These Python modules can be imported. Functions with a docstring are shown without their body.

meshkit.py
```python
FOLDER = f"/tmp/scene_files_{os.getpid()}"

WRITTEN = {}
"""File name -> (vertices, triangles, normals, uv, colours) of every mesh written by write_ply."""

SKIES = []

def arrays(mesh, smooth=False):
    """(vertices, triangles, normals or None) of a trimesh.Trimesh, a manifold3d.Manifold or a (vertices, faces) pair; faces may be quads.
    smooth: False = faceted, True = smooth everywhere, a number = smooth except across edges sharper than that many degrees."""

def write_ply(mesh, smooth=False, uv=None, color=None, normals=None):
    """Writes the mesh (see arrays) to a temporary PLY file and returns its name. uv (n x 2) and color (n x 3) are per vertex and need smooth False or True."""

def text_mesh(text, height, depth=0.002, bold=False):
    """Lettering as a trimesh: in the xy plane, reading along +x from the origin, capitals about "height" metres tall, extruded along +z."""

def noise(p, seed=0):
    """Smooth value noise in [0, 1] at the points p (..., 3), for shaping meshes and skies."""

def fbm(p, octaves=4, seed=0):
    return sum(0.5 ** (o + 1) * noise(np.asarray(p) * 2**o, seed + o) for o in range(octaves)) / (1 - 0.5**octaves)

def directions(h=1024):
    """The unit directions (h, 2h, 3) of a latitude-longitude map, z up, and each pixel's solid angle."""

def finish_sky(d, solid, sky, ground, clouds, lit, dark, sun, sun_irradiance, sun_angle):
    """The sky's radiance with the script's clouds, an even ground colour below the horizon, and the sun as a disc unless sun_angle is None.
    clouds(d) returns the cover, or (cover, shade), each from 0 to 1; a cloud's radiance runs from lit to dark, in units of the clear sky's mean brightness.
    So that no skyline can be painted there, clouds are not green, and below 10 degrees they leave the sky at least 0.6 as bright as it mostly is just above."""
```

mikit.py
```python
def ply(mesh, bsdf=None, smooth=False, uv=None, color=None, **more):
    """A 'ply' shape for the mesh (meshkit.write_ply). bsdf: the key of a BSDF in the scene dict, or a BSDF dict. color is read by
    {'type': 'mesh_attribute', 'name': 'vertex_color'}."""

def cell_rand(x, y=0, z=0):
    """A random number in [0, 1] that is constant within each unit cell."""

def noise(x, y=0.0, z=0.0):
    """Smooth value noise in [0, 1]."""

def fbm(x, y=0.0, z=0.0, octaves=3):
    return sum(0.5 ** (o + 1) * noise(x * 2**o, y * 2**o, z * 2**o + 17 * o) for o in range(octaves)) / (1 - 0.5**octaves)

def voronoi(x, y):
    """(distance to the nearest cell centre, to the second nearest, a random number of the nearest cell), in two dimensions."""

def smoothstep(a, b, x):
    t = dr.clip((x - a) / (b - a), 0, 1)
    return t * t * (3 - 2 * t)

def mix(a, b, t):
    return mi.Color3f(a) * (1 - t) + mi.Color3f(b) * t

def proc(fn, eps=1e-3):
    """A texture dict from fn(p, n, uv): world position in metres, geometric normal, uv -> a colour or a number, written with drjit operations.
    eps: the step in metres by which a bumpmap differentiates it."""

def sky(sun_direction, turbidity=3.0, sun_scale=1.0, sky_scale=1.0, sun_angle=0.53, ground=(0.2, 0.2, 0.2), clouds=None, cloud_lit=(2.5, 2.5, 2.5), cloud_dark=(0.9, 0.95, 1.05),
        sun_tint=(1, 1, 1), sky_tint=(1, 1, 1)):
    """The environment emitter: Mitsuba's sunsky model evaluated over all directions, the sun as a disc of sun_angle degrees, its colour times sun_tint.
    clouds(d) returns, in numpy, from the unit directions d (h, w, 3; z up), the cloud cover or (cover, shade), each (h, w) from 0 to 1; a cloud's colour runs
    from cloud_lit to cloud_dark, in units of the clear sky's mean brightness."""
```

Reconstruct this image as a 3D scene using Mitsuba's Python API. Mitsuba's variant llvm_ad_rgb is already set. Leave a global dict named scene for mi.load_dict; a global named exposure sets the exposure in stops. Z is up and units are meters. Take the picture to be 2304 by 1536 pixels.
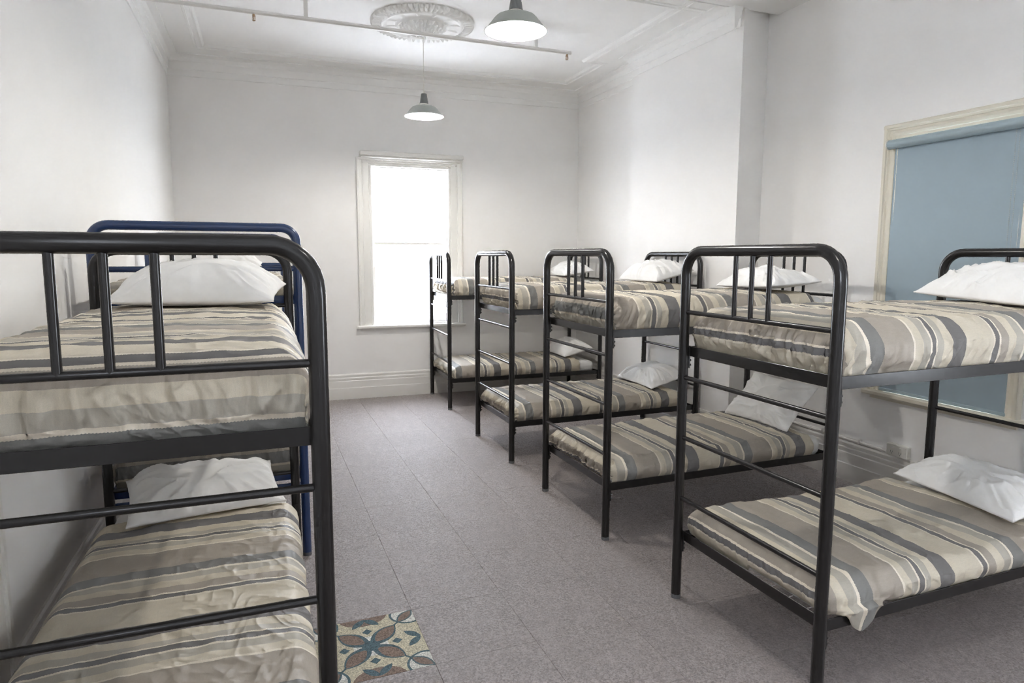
import math
import numpy as np
import trimesh
import shapely.geometry as sg
from scipy.spatial import cKDTree
import mitsuba as mi
import drjit as dr
import mikit
import meshkit

T = mi.ScalarTransform4f
scene, labels = {}, {}

# ------------------------------------------------------------------ camera, sky, exposure
FOCAL, YAW, PITCH, ROLL, CAM_Z = 1471.7, 0.3786, 0.1174, 0.00246, 1.8487
_f = np.array([math.sin(YAW) * math.cos(PITCH), math.cos(YAW) * math.cos(PITCH), -math.sin(PITCH)])
_r0 = np.array([math.cos(YAW), -math.sin(YAW), 0.0])
_u0 = np.cross(_r0, _f)
_r = math.cos(ROLL) * _r0 + math.sin(ROLL) * _u0
_u = -math.sin(ROLL) * _r0 + math.cos(ROLL) * _u0
_m = np.eye(4)
_m[:3, 0], _m[:3, 1], _m[:3, 2], _m[:3, 3] = -_r, _u, _f, (0, 0, CAM_Z)
scene['camera'] = {'type': 'perspective', 'fov': math.degrees(2 * math.atan(1152 / FOCAL)), 'fov_axis': 'x',
                   'principal_point_offset_x': -5.6 / 2304, 'principal_point_offset_y': 17.3 / 1536,
                   'near_clip': 0.02, 'far_clip': 200.0, 'to_world': T(_m)}

SKY = 640.0
LAMP = 780.0
exposure = 0.57


def _clouds(d):
    n = meshkit.fbm(d * np.array([3.0, 3.0, 6.0]) + 4.0, 4, 3)
    return 0.80 + 0.2 * n, np.clip(n * 0.5, 0, 1)


scene['sky'] = mikit.sky((0.6, -0.6, 0.75), turbidity=4.0, sun_scale=0.0, sky_scale=SKY * 0.1, ground=(0.85, 0.85, 0.84), clouds=_clouds,
                         cloud_lit=(2.42, 2.58, 2.86), cloud_dark=(1.42, 1.52, 1.70))

# ------------------------------------------------------------------ materials


def mat(key, d, two=True):
    scene[key] = {'type': 'twosided', 'bsdf': d} if two else d
    return key


def rgb(*c):
    return {'type': 'rgb', 'value': list(c)}


def principled(color, rough=0.5, spec=0.4, **k):
    return {'type': 'principled', 'base_color': color if isinstance(color, dict) else rgb(*color), 'roughness': rough, 'specular': spec, **k}


def wall_tex(base):
    def fn(p, n, uv):
        v = mikit.fbm(p.x * 1.3 + 3, p.y * 1.3, p.z * 1.3, octaves=3)
        w = mikit.fbm(p.x * 9, p.y * 9 + 5, p.z * 7, octaves=2)
        k = 1.0 + 0.03 * (v - 0.5) + 0.015 * (w - 0.5)
        return mi.Color3f(*base) * k
    return mikit.proc(fn)


mat('m_wall', {'type': 'diffuse', 'reflectance': wall_tex((0.86, 0.85, 0.835))})
mat('m_ceiling', {'type': 'diffuse', 'reflectance': wall_tex((0.88, 0.875, 0.865))})
mat('m_trim', principled((0.80, 0.79, 0.76), 0.35, 0.4))
mat('m_cream_trim', principled((0.74, 0.70, 0.60), 0.4, 0.4))
mat('m_plaster', {'type': 'diffuse', 'reflectance': rgb(0.87, 0.865, 0.85)})
mat('m_pipe', principled((0.80, 0.79, 0.77), 0.35, 0.4))
mat('m_black', principled((0.008, 0.0073, 0.0068), 0.22, 0.38))
mat('m_blue', principled((0.014, 0.030, 0.080), 0.22, 0.5))
mat('m_steel', {'type': 'roughconductor', 'material': 'Al', 'alpha': 0.25})
mat('m_brass', principled((0.30, 0.20, 0.12), 0.35, 0.5, metallic=0.6))
mat('m_shade', principled((0.40, 0.43, 0.40), 0.3, 0.5))
mat('m_neck', principled((0.12, 0.125, 0.12), 0.35, 0.5))
mat('m_shade_in', {'type': 'diffuse', 'reflectance': rgb(0.9, 0.9, 0.88)})
mat('m_blind', principled((0.33, 0.41, 0.46), 0.6, 0.25))
mat('m_tube', principled((0.36, 0.45, 0.49), 0.35, 0.4))
mat('m_plastic', principled((0.78, 0.77, 0.72), 0.3, 0.5))
mat('m_chain', principled((0.5, 0.5, 0.48), 0.4, 0.4))
mat('m_socket', principled((0.08, 0.08, 0.08), 0.5, 0.4))
mat('m_under', {'type': 'diffuse', 'reflectance': rgb(0.25, 0.22, 0.2)})
mat('m_glass', {'type': 'thindielectric', 'int_ior': 1.5}, two=False)
mat('m_ground', {'type': 'diffuse', 'reflectance': rgb(0.5, 0.5, 0.48)})


def sheet_tex(p, n, uv):
    v = mikit.fbm(p.x * 30, p.y * 30, p.z * 30, octaves=2)
    return mi.Color3f(0.84, 0.835, 0.82) * (0.97 + 0.06 * (v - 0.5))


mat('m_sheet', {'type': 'diffuse', 'reflectance': mikit.proc(sheet_tex)})

# stripes of the quilt covers: (end, colour) along one repeat, metres
CREAM, TAUPE, GREIGE, LINE, DARK, SLATE = ((0.57, 0.515, 0.415), (0.345, 0.305, 0.255), (0.415, 0.385, 0.325), (0.72, 0.66, 0.56), (0.120, 0.113, 0.106), (0.156, 0.152, 0.140))
STRIPES = [(.090, DARK), (.262, CREAM), (.272, LINE), (.304, DARK), (.314, LINE), (.362, TAUPE), (.414, CREAM), (.468, GREIGE), (.484, LINE), (.556, SLATE),
           (.735, TAUPE), (.746, LINE), (.788, CREAM), (.832, GREIGE), (.843, LINE), (.872, DARK), (.880, LINE), (.914, GREIGE), (.965, CREAM)]
REPEAT = 0.965


def stripe_tex(p, n, uv):
    s, t = uv.x, uv.y
    wob = 0.016 * (mikit.noise(s * 2.3, t * 3.1) - 0.5) + 0.003 * (mikit.noise(s * 9, t * 9) - 0.5)
    zig = 0.0022 * (2 * dr.abs(t * 120 - dr.floor(t * 120) - 0.5) - 0.5)
    q = (s + wob) / REPEAT
    q = (q - dr.floor(q)) * REPEAT
    col = mi.Color3f(*STRIPES[-1][1])
    for end, c in reversed(STRIPES[:-1]):
        e = end + (zig if (c is LINE) else mi.Float(0))
        col = dr.select(q < e, mi.Color3f(*c), col)
    weave = mikit.noise(s * 700, t * 900) * 0.10 + mikit.noise(s * 60, t * 300) * 0.06 + mikit.fbm(s * 9, t * 9, octaves=2) * 0.06
    return col * (0.89 + weave)



def crinkle(p, n, uv):
    s, t = uv.x, uv.y
    w = mikit.noise(s * 7, t * 7)
    a = 1 - dr.abs(2 * mikit.fbm(s * 16 + w * 3, t * 9, octaves=3) - 1)
    b = 1 - dr.abs(2 * mikit.fbm(s * 7 - t * 5 + 9, t * 13 + s * 6 + w * 2, octaves=2) - 1)
    c = mikit.fbm(s * 48 + w * 5, t * 40, octaves=2)
    return 0.5 * a * a * a + 0.6 * b * b * b * b + 0.25 * c


mat('m_quilt', {'type': 'bumpmap', 'arbitrary': mikit.proc(crinkle, eps=2e-3), 'scale': 0.010, 'bsdf': principled(mikit.proc(stripe_tex), 0.6, 0.22, sheen=0.8)})


def carpet_tex(p, n, uv):
    a = mikit.noise(p.x * 230, p.y * 230)
    b = mikit.noise(p.x * 120 + 9, p.y * 120)
    c = mikit.fbm(p.x * 2.2, p.y * 2.2, octaves=3)
    tile = mikit.cell_rand(dr.floor((p.x - 0.70) / 0.5 + 50), dr.floor((p.y - 3.2) / 0.5 + 50), 3)
    k = (0.62 + 0.95 * (a * 0.6 + b * 0.4 - 0.25)) * (0.94 + 0.12 * c) * (0.97 + 0.06 * tile)
    return mikit.mix((0.240, 0.208, 0.194), (0.280, 0.252, 0.246), b) * k


mat('m_carpet', principled(mikit.proc(carpet_tex), 0.7, 0.35, sheen=0.8))


def pattern_tex(p, n, uv):
    # motif carpet tile: a four-petalled flower in the middle, quarter flowers in the corners
    x, y = uv.x * 2 - 1, uv.y * 2 - 1
    sand, white, brown, teal = mi.Color3f(0.50, 0.465, 0.365), mi.Color3f(0.60, 0.60, 0.57), mi.Color3f(0.20, 0.15, 0.125), mi.Color3f(0.085, 0.125, 0.14)
    ax, ay = dr.abs(x), dr.abs(y)

    def lens(u, v, length, width):      # pointed petal lying on the u axis from 0 to length, half width
        w = width * 4 * (u / length) * (1 - u / length)
        return (dr.abs(v) - w, (u > 0) & (u < length))
    col = sand
    k = 0.70710678
    u, v = (ax + ay) * k, (ax - ay) * k
    # pale heart between the petals
    r = dr.sqrt(x * x + y * y)
    col = dr.select((r < 0.62) & (dr.abs(v) > 0.02) & (r < 0.30 + 0.45 * dr.abs(u) * dr.abs(u)), white, col)
    # small diamonds on the axes
    for cx, cy in ((0.50, 0.0), (0.0, 0.50)):
        col = dr.select((dr.abs(ax - cx) + dr.abs(ay - cy)) < 0.10, teal, col)
    # brown half leaves at the middle of two opposite edges, slate leaves within and at the other two edges
    d = dr.sqrt(dr.square(x) * 0.75 + dr.square((ay - 1.08) * 1.15))
    col = dr.select(d < 0.42, brown, col)
    for sgn in (-1, 1):
        uu, vv = (x * sgn + (0.98 - ay)) * k, (x * sgn - (0.98 - ay)) * k
        e, ok = lens(uu, vv + 0.02, 0.40, 0.075)
        col = dr.select((e < 0) & ok, teal, col)
        uu, vv = (y * sgn + (0.98 - ax)) * k, (y * sgn - (0.98 - ax)) * k
        e, ok = lens(uu, vv + 0.02, 0.40, 0.075)
        col = dr.select((e < 0) & ok, teal, col)
    # central flower
    e, ok = lens(u, v, 0.80, 0.20)
    col = dr.select((e < 0.0) & ok, teal, col)
    e2, ok2 = lens(u - 0.14, v, 0.62, 0.145)
    col = dr.select((e2 < 0.0) & ok2, brown, col)
    col = dr.select(r < 0.17, teal, col)
    # stalk to the corner flowers
    col = dr.select((dr.abs(v) < 0.02) & (u > 0.78) & (u < 0.92), teal, col)
    # corner flowers: white fans with teal outline and a brown petal
    rc = dr.sqrt(dr.square(ax - 1) + dr.square(ay - 1))
    fan = (dr.abs(v) < 0.42 * (u - 0.86) + 0.16) & (u > 0.88) & (rc < 0.62)
    edge = 0.05
    e3 = dr.abs(v) - 0.36 * dr.sqrt(dr.maximum(1 - dr.square((u - 1.20) / 0.32), 0))
    inside = e3 < 0
    col = dr.select(inside & (u > 0.88), teal, col)
    e4 = dr.abs(v) - 0.31 * dr.sqrt(dr.maximum(1 - dr.square((u - 1.20) / 0.275), 0))
    col = dr.select((e4 < 0), white, col)
    e5, ok5 = lens(u - 0.88, v, 0.54, 0.125)
    col = dr.select((e5 < 0) & ok5, teal, col)
    e6, ok6 = lens(u - 0.92, v, 0.46, 0.09)
    col = dr.select((e6 < 0) & ok6, brown, col)
    a = mikit.noise(p.x * 230, p.y * 230)
    return col * (0.6 + 0.8 * a)


mat('m_pattern', {'type': 'diffuse', 'reflectance': mikit.proc(pattern_tex)})

# ------------------------------------------------------------------ helpers


def numbered(key, parent=None):
    full = f'{parent}__{key}' if parent else key
    if full not in scene and full not in labels and not any(k.startswith(full + '__') for k in scene):
        return full
    i = 1
    while f'{full}_{i:03d}' in scene or f'{full}_{i:03d}' in labels:
        i += 1
    return f'{full}_{i:03d}'


def obj(name, mesh, m, parent=None, smooth=False, uv=None, to_world=None, **more):
    key = name if parent is None and name not in scene and labels.get(name, {}).get('kind') else numbered(name, parent)
    d = mesh if isinstance(mesh, dict) else mikit.ply(mesh, m, smooth=smooth, uv=uv)
    d = dict(d)
    if to_world is not None:
        d['to_world'] = to_world
    d.update(more)
    scene[key] = d
    return key


def thing(name, label, cat, group=None):
    key = numbered(name)
    labels[key] = {'label': label, 'category': cat}
    if group:
        labels[key]['group'] = group
    return key


def tag(key, label, cat, group=None):
    labels[key] = {'label': label, 'category': cat}
    if group:
        labels[key]['group'] = group
    return key


def struct(key, label=None):
    labels[key] = {'kind': 'structure'}
    if label:
        labels[key]['label'] = label
    return key


def cat(*ms):
    return trimesh.util.concatenate([m for m in ms])


def box(x0, x1, y0, y1, z0, z1):
    m = trimesh.creation.box(extents=(x1 - x0, y1 - y0, z1 - z0))
    m.apply_translation(((x0 + x1) / 2, (y0 + y1) / 2, (z0 + z1) / 2))
    return m


def bevel_box(x0, x1, y0, y1, z0, z1, b=0.003):
    pts = []
    for x, sx in ((x0, 1), (x1, -1)):
        for y, sy in ((y0, 1), (y1, -1)):
            for z, sz in ((z0, 1), (z1, -1)):
                pts += [(x + sx * b, y + sy * b, z), (x + sx * b, y, z + sz * b), (x, y + sy * b, z + sz * b)]
    return trimesh.convex.convex_hull(np.array(pts))


def tube(points, r, sides=14, caps=True):
    p = np.asarray(points, float)
    n = len(p)
    t = np.gradient(p, axis=0)
    t /= np.linalg.norm(t, axis=1, keepdims=True)
    rad = np.broadcast_to(np.asarray(r, float), (n,))
    a = np.cross(t[0], [0, 0, 1.0] if abs(t[0][2]) < 0.9 else [1.0, 0, 0])
    a /= np.linalg.norm(a)
    ang = np.arange(sides) * 2 * np.pi / sides
    v = []
    for i in range(n):
        a = a - t[i] * (a @ t[i])
        a /= np.linalg.norm(a)
        b = np.cross(t[i], a)
        v.append(p[i] + rad[i] * (np.cos(ang)[:, None] * a + np.sin(ang)[:, None] * b))
    v = np.concatenate(v)
    f = []
    for i in range(n - 1):
        for j in range(sides):
            k = (j + 1) % sides
            f += [[i * sides + j, i * sides + k, (i + 1) * sides + k], [i * sides + j, (i + 1) * sides + k, (i + 1) * sides + j]]
    if caps:
        for base, c, flip in ((0, p[0], True), ((n - 1) * sides, p[-1], False)):
            ci = len(v)
            v = np.vstack([v, c])
            for j in range(sides):
                k = (j + 1) % sides
                f.append([base + k, base + j, ci] if flip else [base + j, base + k, ci])
    return trimesh.Trimesh(v, np.array(f), process=False)


def arc(c, a, b, r, t0, t1, n=9):
    th = np.linspace(t0, t1, n)
    return [np.asarray(c) + r * (math.cos(x) * np.asarray(a) + math.sin(x) * np.asarray(b)) for x in th]


def lathe(profile, n=48, wave=None):
    pr = np.asarray(profile, float)
    th = np.arange(n) * 2 * np.pi / n
    v, f, m = [], [], len(pr)
    for a in th:
        r, z = pr[:, 0].copy(), pr[:, 1].copy()
        if wave:
            r, z = wave(a, r, z)
        v.append(np.stack([r * math.cos(a), r * math.sin(a), z], 1))
    v = np.concatenate(v)
    for i in range(n):
        k = (i + 1) % n
        for j in range(m - 1):
            f += [[i * m + j, k * m + j, k * m + j + 1], [i * m + j, k * m + j + 1, i * m + j + 1]]
    return trimesh.Trimesh(v, np.array(f), process=False)


def moved(m, x=0, y=0, z=0, rz=0):
    m = m.copy()
    if rz:
        m.apply_transform(trimesh.transformations.rotation_matrix(rz, [0, 0, 1]))
    m.apply_translation((x, y, z))
    return m


def extrude_on(poly, depth):
    return trimesh.creation.extrude_polygon(poly, depth, engine='earcut')


def wall_panel(a, b, z0, z1, thick, holes=()):
    """A wall whose room face runs from a to b (the room lies to the left of a->b); holes (s0, s1, z0, z1) along it."""
    a, b = np.asarray(a, float), np.asarray(b, float)
    L = np.linalg.norm(b - a)
    poly = sg.box(0, z0, L, z1)
    for h in holes:
        poly = poly.difference(sg.box(h[0], h[2], h[1], h[3]))
    m = extrude_on(poly, thick)
    d = (b - a) / L
    n = np.array([d[1], -d[0]])           # outward
    M = np.eye(4)
    M[:3, 0], M[:3, 1], M[:3, 2], M[:3, 3] = (d[0], d[1], 0), (0, 0, 1), (n[0], n[1], 0), (a[0], a[1], 0)
    m.apply_transform(M)
    return m


def run_profile(path, profile, closed=False):
    """Sweeps (d, z) profile along a plan path, d measured to the left of the direction of travel (into the room), mitred."""
    p = np.asarray(path, float)
    n = len(p)
    pr = np.asarray(profile, float)
    rings = []
    for i in range(n):
        d0 = p[i] - p[i - 1] if i > 0 else p[1] - p[0]
        d1 = p[i + 1] - p[i] if i < n - 1 else p[-1] - p[-2]
        d0, d1 = d0 / np.linalg.norm(d0), d1 / np.linalg.norm(d1)
        n0, n1 = np.array([-d0[1], d0[0]]), np.array([-d1[1], d1[0]])
        mt = n0 + n1
        mt = mt / (1 + n0 @ n1)
        rings.append(np.column_stack([p[i][0] + pr[:, 0] * mt[0], p[i][1] + pr[:, 0] * mt[1], pr[:, 1]]))
    v, m, f = np.concatenate(rings), len(pr), []
    for i in range(n - 1):
        for j in range(m):
            k = (j + 1) % m
            f += [[i * m + j, (i + 1) * m + j, (i + 1) * m + k], [i * m + j, (i + 1) * m + k, i * m + k]]
    cap = trimesh.creation.triangulate_polygon(sg.Polygon(pr), engine='earcut')
    cf = np.asarray(cap[1])
    order = [int(np.argmin(((pr - q) ** 2).sum(1))) for q in cap[0]]
    for t in cf:
        t = [order[q] for q in t]
        f += [t, [(n - 1) * m + t[2], (n - 1) * m + t[1], (n - 1) * m + t[0]]]
    mesh = trimesh.Trimesh(v, np.array(f), process=False)
    mesh.fix_normals()
    return mesh


# ------------------------------------------------------------------ room shell
CEIL = 4.15
Y_FRONT = -2.7


def yb(x):
    return 8.635 - 0.0364 * x


def xl(y):
    return -0.83 - 0.016 * (8.66 - y)


X_ALC, X_BR, X_REC = 4.34, 4.145, 4.55
BR_FAR, BR_NEAR, REC_Y = 6.76, 4.915, 5.09
A_L0, A_L1 = (xl(Y_FRONT), Y_FRONT), (xl(8.665), 8.665)
A_R1 = (X_ALC, yb(X_ALC))

# floor: slab and carpet tiles
struct('floor', 'grey brown flecked carpet floor')
fl = box(-1.2, 4.9, Y_FRONT - 0.2, 8.9, -0.16, -0.007)
obj('floor', fl, 'm_under')
TX, TY, TS = 0.700, 2.724, 0.5           # right and near edge of the motif tile
tile_mesh = bevel_box(-TS / 2 + .0004, TS / 2 - .0004, -TS / 2 + .0004, TS / 2 - .0004, -0.007, 0.0, 0.0012)
tile_ply = mikit.ply(tile_mesh, 'm_carpet')
room_poly = sg.Polygon([(xl(Y_FRONT), Y_FRONT), (X_REC, Y_FRONT), (X_REC, REC_Y), (X_BR, BR_NEAR), (X_BR, BR_FAR), (X_ALC, BR_FAR), A_R1, A_L1])
for i in range(-4, 9):
    for j in range(-11, 13):
        x1, y0 = TX + i * TS, TY + j * TS
        cell = sg.box(x1 - TS, y0, x1, y0 + TS)
        if i == 0 and j == 0:
            motif = (x1 - TS / 2, y0 + TS / 2)
            continue
        if y0 + TS < 0.4:                 # behind the camera: the slab's own carpet stands in one piece
            continue
        piece = cell.intersection(room_poly)
        if piece.area < 0.002:
            continue
        if piece.area > TS * TS * 0.999:
            obj('carpet_tile', tile_ply, None, 'floor', to_world=T().translate([x1 - TS / 2, y0 + TS / 2, 0]))
        else:
            for g in getattr(piece, 'geoms', [piece]):
                m = extrude_on(g.buffer(-0.0004), 0.007)
                m.apply_translation((0, 0, -0.007))
                obj('carpet_tile', m, 'm_carpet', 'floor')
rear = sg.box(-1.2, Y_FRONT, 4.6, 0.724 - 0.5 * 1).intersection(room_poly)
ylow = TY + math.floor((0.4 - TS - TY) / TS + 1) * TS
rear = sg.box(-1.3, Y_FRONT, 4.7, ylow).intersection(room_poly)
m = extrude_on(rear, 0.007)
m.apply_translation((0, 0, -0.007))
obj('carpet', m, 'm_carpet', 'floor')
v = np.array([[-.5, -.5, 0], [.5, -.5, 0], [.5, .5, 0], [-.5, .5, 0]]) * TS * 0.9992
g = np.linspace(0, 1, 9)
gx, gy = np.meshgrid(g, g, indexing='ij')
pv = np.stack([(gx.ravel() - .5) * (TS - .001), (gy.ravel() - .5) * (TS - .001), np.zeros(81)], 1)
pv[:, 2] = 0.0006
pf = []
for i in range(8):
    for j in range(8):
        a = i * 9 + j
        pf += [[a, a + 9, a + 10], [a, a + 10, a + 1]]
rim = [i * 9 for i in range(8)] + [72 + j for j in range(8)] + [80 - i * 9 for i in range(8)] + [8 - j for j in range(8)]
n0 = len(pv)
low = pv[rim].copy()
low[:, 2] = -0.007
puv = np.stack([gx.ravel(), gy.ravel()], 1)
puv = np.vstack([puv, puv[rim]])
pv = np.vstack([pv, low])
for k in range(len(rim)):
    a, b = rim[k], rim[(k + 1) % len(rim)]
    pf += [[a, n0 + k, n0 + (k + 1) % len(rim)], [a, n0 + (k + 1) % len(rim), b]]
k = obj('motif_carpet_tile', trimesh.Trimesh(pv, np.array(pf), process=False), 'm_pattern', 'floor', smooth=False, uv=puv, to_world=T().translate([motif[0], motif[1], 0]))
labels[k] = {'label': 'carpet tile with brown, sand and slate flower motif'}

# ceiling
struct('ceiling', 'white plaster ceiling with moulded border')
obj('ceiling', box(-1.2, 4.9, Y_FRONT - 0.2, 8.9, CEIL, CEIL + 0.15), 'm_ceiling')

WT = 0.22
ZT = CEIL + 0.1
# back wall with window 1 (holes measured along the wall from its right end, travelling right to left)
bd = np.array(A_L1) - np.array(A_R1)
BL = np.linalg.norm(bd)
bdir = bd / BL
W1 = (1.440, 2.445, 0.97, 2.99)           # glass opening: x from, x to, z from, z to
s_of = lambda x: (A_R1[0] - x) / -bdir[0]
struct('wall_back', 'white back wall')
obj('wall_back', wall_panel(A_R1, A_L1, -0.1, ZT, WT, [(s_of(W1[1] + 0.03), s_of(W1[0] - 0.03), W1[2] - 0.03, W1[3] + 0.03)]), 'm_wall')
struct('wall_left', 'white left wall')
W4 = (A_L1[1] + 0.35, A_L1[1] + 1.75, 1.9, 3.4)
obj('wall_left', wall_panel(A_L1, A_L0, -0.1, ZT, WT, [(W4[0] - .03, W4[1] + .03, W4[2] - .03, W4[3] + .03)]), 'm_wall')
struct('wall_alcove', 'white alcove wall in the far right corner')
obj('wall_alcove', wall_panel((X_ALC, BR_FAR - 0.1), (X_ALC, A_R1[1] + 0.1), -0.1, ZT, WT), 'm_wall')
struct('wall_breast', 'white chimney breast projecting from the right wall')
m = extrude_on(sg.Polygon([(X_BR, BR_NEAR), (X_REC + .1, REC_Y + 0.0), (X_REC + .1, BR_FAR), (X_BR, BR_FAR)]), ZT + 0.1)
m.apply_translation((0, 0, -0.1))
obj('wall_breast', m, 'm_wall')
W5 = (-0.55, 0.40, 1.0, 2.1)
W2 = (2.740, 3.605, 0.80, 2.72)            # opening in the right wall: y from, y to, z from, z to
struct('wall_right', 'white right wall with the blinded window')
obj('wall_right', wall_panel((X_REC, Y_FRONT), (X_REC, REC_Y + 0.1), -0.1, ZT, WT, [(W2[0] - Y_FRONT, W2[1] - Y_FRONT, W2[2], W2[3]), (W5[0] - Y_FRONT - .03, W5[1] - Y_FRONT + .03, W5[2] - .03, W5[3] + .03)]), 'm_wall')
struct('wall_front', 'white wall behind the camera')
obj('wall_front', wall_panel(A_L0, (X_REC, Y_FRONT), -0.1, ZT, WT), 'm_wall')

struct('door_1', 'white door casing on the left wall behind the near black bed')
dn = np.array([A_L0[0] - A_L1[0], A_L0[1] - A_L1[1]])
s0 = A_L1[1] - 2.81


def on_left(m):
    d = dn / np.linalg.norm(dn)
    M = np.eye(4)
    M[:3, 0], M[:3, 1], M[:3, 2], M[:3, 3] = (d[0], d[1], 0), (-d[1], d[0], 0), (0, 0, 1), (A_L1[0], A_L1[1], 0)
    m.apply_transform(M)
    return m


for q in ((s0, s0 + .13, 0, 2.25), (s0 + 1.05, s0 + 1.18, 0, 2.25)):
    obj('casing', on_left(cat(bevel_box(q[0], q[1], -.002, .030, q[2], q[3], .006), bevel_box(q[0] - .006, q[0] + .03, -.002, .042, q[2], q[3], .006))), 'm_trim', 'door_1', smooth=30)
obj('head_casing', on_left(bevel_box(s0 - .006, s0 + 1.186, -.002, .034, 2.12, 2.25, .006)), 'm_trim', 'door_1', smooth=30)
leaf = obj('leaf', on_left(bevel_box(s0 + .13, s0 + 1.05, -.002, .012, .012, 2.12, .002)), 'm_trim', 'door_1')
for a_, b_, c_, d_ in ((.25, .55, .25, .95), (.63, .93, .25, .95), (.25, .55, 1.1, 1.95), (.63, .93, 1.1, 1.95)):
    obj('raised_panel', on_left(bevel_box(s0 + a_, s0 + b_, .010, .022, c_, d_, .008)), 'm_trim', leaf, smooth=30)

# cornice around the far bay of the room, profile (d into the room, z)
CORN = [(0, 3.895), (.010, 3.895), (.012, 3.905), (.012, 3.965), (.022, 3.972), (.030, 4.050), (.042, 4.058), (.048, 4.074), (.066, 4.094), (.098, 4.106), (.128, 4.110), (.130, 4.124),
        (.150, 4.127), (.335, 4.127), (.340, 4.118), (.358, 4.118), (.364, 4.130), (.400, 4.132), (.405, 4.124), (.420, 4.124), (.428, 4.138), (.440, 4.151), (0, 4.16)]
BEAM_Y0, BEAM_Y1 = 4.30, 4.945
path = [(xl(BEAM_Y1), BEAM_Y1), A_L1][::-1]
bay = [(X_BR, BEAM_Y1 + .0), (X_BR, BR_FAR), (X_ALC, BR_FAR), A_R1, A_L1, (xl(BEAM_Y1), BEAM_Y1)]
struct('trim_1', 'white moulded plaster cornice')
obj('trim_1', run_profile(bay, CORN), 'm_plaster', smooth=25)
struct('trim_2', 'white ceiling beam between the two bays')
obj('trim_2', cat(box(-1.05, X_REC, BEAM_Y0, BEAM_Y1, 4.045, CEIL + .05), run_profile([(xl(BEAM_Y1), BEAM_Y1), (X_BR + .02, BEAM_Y1)], [(d, z) for d, z in CORN if z > 4.045] )), 'm_plaster')
# corbel drop where the beam meets the breast
struct('trim_3', 'small plaster corbel with a drop finial')
cor = lathe([(.0, .0), (.006, .002), (.007, .025), (.013, .032), (.010, .042), (.020, .052), (.042, .130), (.060, .175), (.066, .190), (.066, .24), (0, .24)], 4)
obj('trim_3', moved(cor, X_BR - .075, BR_NEAR + .03, 3.835, math.pi / 4), 'm_plaster', smooth=30)

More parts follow.
